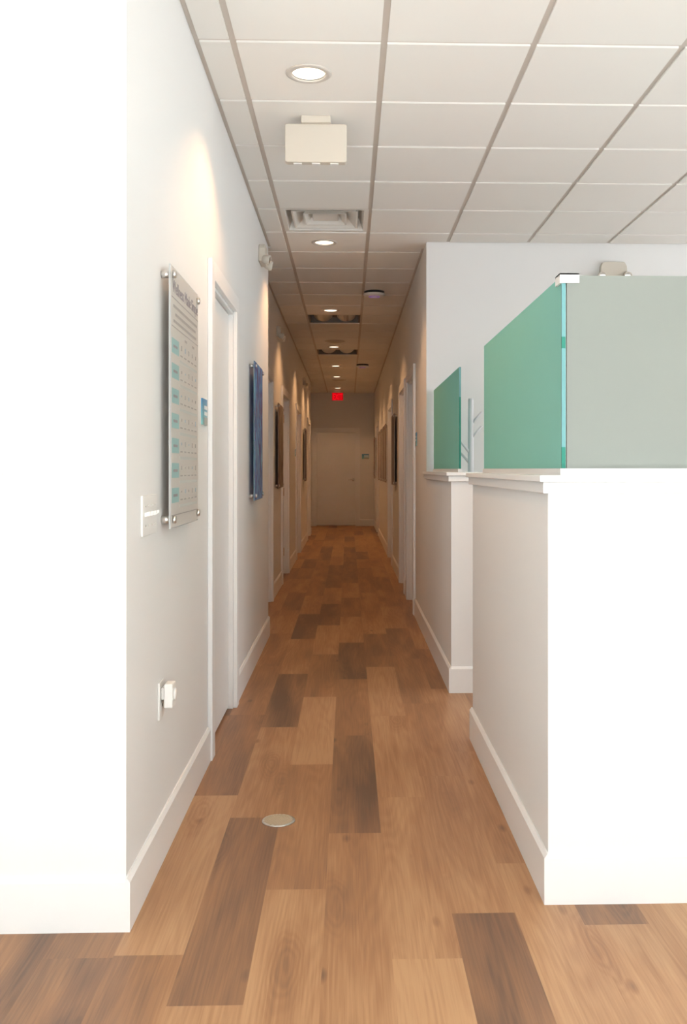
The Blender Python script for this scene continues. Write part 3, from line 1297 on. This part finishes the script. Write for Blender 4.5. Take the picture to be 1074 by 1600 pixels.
for x, ya, yb, rz, mt, lab in boards:
    if mt is ART_TAN and tan0 is not None:
        t = copy_tree(tan0)
    else:
        t, p = make_board(lab, 'art board', yb - ya, BZ0, BZ1, mt, sheet=ACR_BLUE if mt is ART_BLUE else ACR_DARK)
    if mt is ART_TAN:
        tan0 = tan0 or t
        t['group'] = 'four tan boards on the right wall'
    placed(t, (x, (ya + yb) / 2, 0), rz, lab)

# ------------------------------------------------------------------ room signs


def make_sign(label, w, h, loc, rz):
    t = thing('room_sign', label, 'sign', loc, rz)
    m = MB()
    m.roundbox(-w / 2, w / 2, -h / 2, h / 2, -0.006, 0, 0.004)
    m.build('backing', SIGNBLUE, t)
    m = MB()
    m.box(-w / 2 + 0.045, w / 2 - 0.004, -0.0075, -0.0062, -h / 2, -h / 2 + h * 0.30)
    m.build('grey_panel', SIGNGREY, t)
    for z in (0.10, -0.13):
        m = MB()
        m.box(-w / 2 + 0.05, w / 2 - 0.01, -0.0075, -0.0062, h * z, h * (z + 0.14))
        m.build('white_line', SIGNWHITE, t)
    return t


make_sign('blue and grey room sign on the left wall beside the first white door', 0.135, 0.112, (XL, 3.985 + 0.07, 1.535), 90)
make_sign('blue room sign on the end wall right of the end door', 0.16, 0.115, (0.388, YE, 1.575), 0)
make_sign('pale blue room sign on the right wall beside the first right door', 0.15, 0.115, (XR, 8.17, 1.55), -90)
make_sign('small room sign on the left corridor wall before the third door inside', 0.12, 0.10, (XF, 13.26, 1.52), 90)

# ------------------------------------------------------------------ switches, outlets, plug
t = thing('switch_plate', 'white plate of four toggle light switches below the chart board', 'light switch', (XL, 2.935, 1.148), 90)
m = MB()
m.roundbox(-0.104, 0.104, -0.062, 0.062, -0.007, 0, 0.006)
m.build('plate', WHITEP, t, bevel=0.002)
for k in range(4):
    x = -0.069 + k * 0.046
    m = MB()
    m.prism([(-0.007, -0.004), (-0.007, 0.010), (-0.022, 0.013), (-0.022, 0.004)], 'x', x - 0.005, x + 0.005)
    m.build('toggle', WHITEP, t)
    for z in (-0.03, 0.03):
        m = MB()
        m.lathe([(0.0, 0.0072), (0.0035, 0.0072), (0.0025, 0.009), (0, 0.009)], (x, 0, z), (0, -1, 0), 12)
        m.build('screw', CHROME, t)


def outlet(label, loc, rz):
    t = thing('outlet', label, 'outlet', loc, rz)
    m = MB()
    m.roundbox(-0.038, 0.038, -0.062, 0.062, -0.006, 0, 0.005)
    m.build('plate', WHITEP, t, bevel=0.0015)
    for z in (-0.02, 0.02):
        m = MB()
        m.roundbox(-0.016, 0.016, z - 0.014, z + 0.014, -0.0075, -0.0062, 0.008)
        s = m.build('socket', WHITEP, t)
        m = MB()
        for x in (-0.006, 0.006):
            m.box(x - 0.0012, x + 0.0012, -0.0082, -0.0076, z - 0.002, z + 0.007)
        m.build('slots', BLACK, s)
    return t


outlet('white wall outlet low on the near left wall, holding a plug-in device', (XL, 3.125, 0.528), 90)
outlet('white wall outlet low on the right corridor wall beyond the grey board', (XR, 12.3, 0.47), -90)
t = thing('plug_adapter', 'white plug-in adapter box in the outlet low on the left wall', 'plug adapter', (XL, 3.125, 0.545), 90)
m = MB()
m.box(-0.022, 0.022, -0.018, -0.0085, -0.012, 0.026)
m.build('plug_neck', WHITEP, t)
m = MB()
m.roundbox(-0.030, 0.030, -0.040, 0.040, -0.046, -0.018, 0.006)
m.build('body', WHITEP, t, bevel=0.004)
m = MB()
m.lathe([(0.0, 0.046), (0.020, 0.046), (0.019, 0.052), (0.0, 0.054)], (0, 0, 0.002), (0, -1, 0), 24)
m.build('button', WHITEP, t)

t = thing('wall_control', 'white wall control plate on the front wall at the left photo edge', 'wall control', (-1.003, YC, 1.332), 0)
m = MB()
m.roundbox(-0.040, 0.040, -0.061, 0.061, -0.008, 0, 0.006)
m.build('plate', WHITEP, t, bevel=0.002)
m = MB()
m.roundbox(-0.017, 0.017, -0.034, 0.034, -0.012, -0.0082, 0.003)
m.build('rocker', WHITEP, t, bevel=0.001)

# ------------------------------------------------------------------ floor box cover
t = thing('floor_outlet', 'round beige metal floor outlet cover set in the oak planks', 'floor outlet', (-0.256, 3.455, 0))
m = MB()
m.lathe([(0.0, 0.0003), (0.061, 0.0003), (0.060, 0.003), (0.053, 0.004), (0.0, 0.004)], (0, 0, 0), (0, 0, 1), 48)
m.build('rim', STEEL, t)
m = MB()
for k in range(-5, 6):
    x = k * 0.0095
    l = math.sqrt(max(0, 0.0525 ** 2 - x * x))
    m.box(x - 0.0038, x + 0.0038, -l, l, 0.0041, 0.0052)
c = m.build('cover_plate', BRASS, t)
c.rotation_euler = (0, 0, R(40))
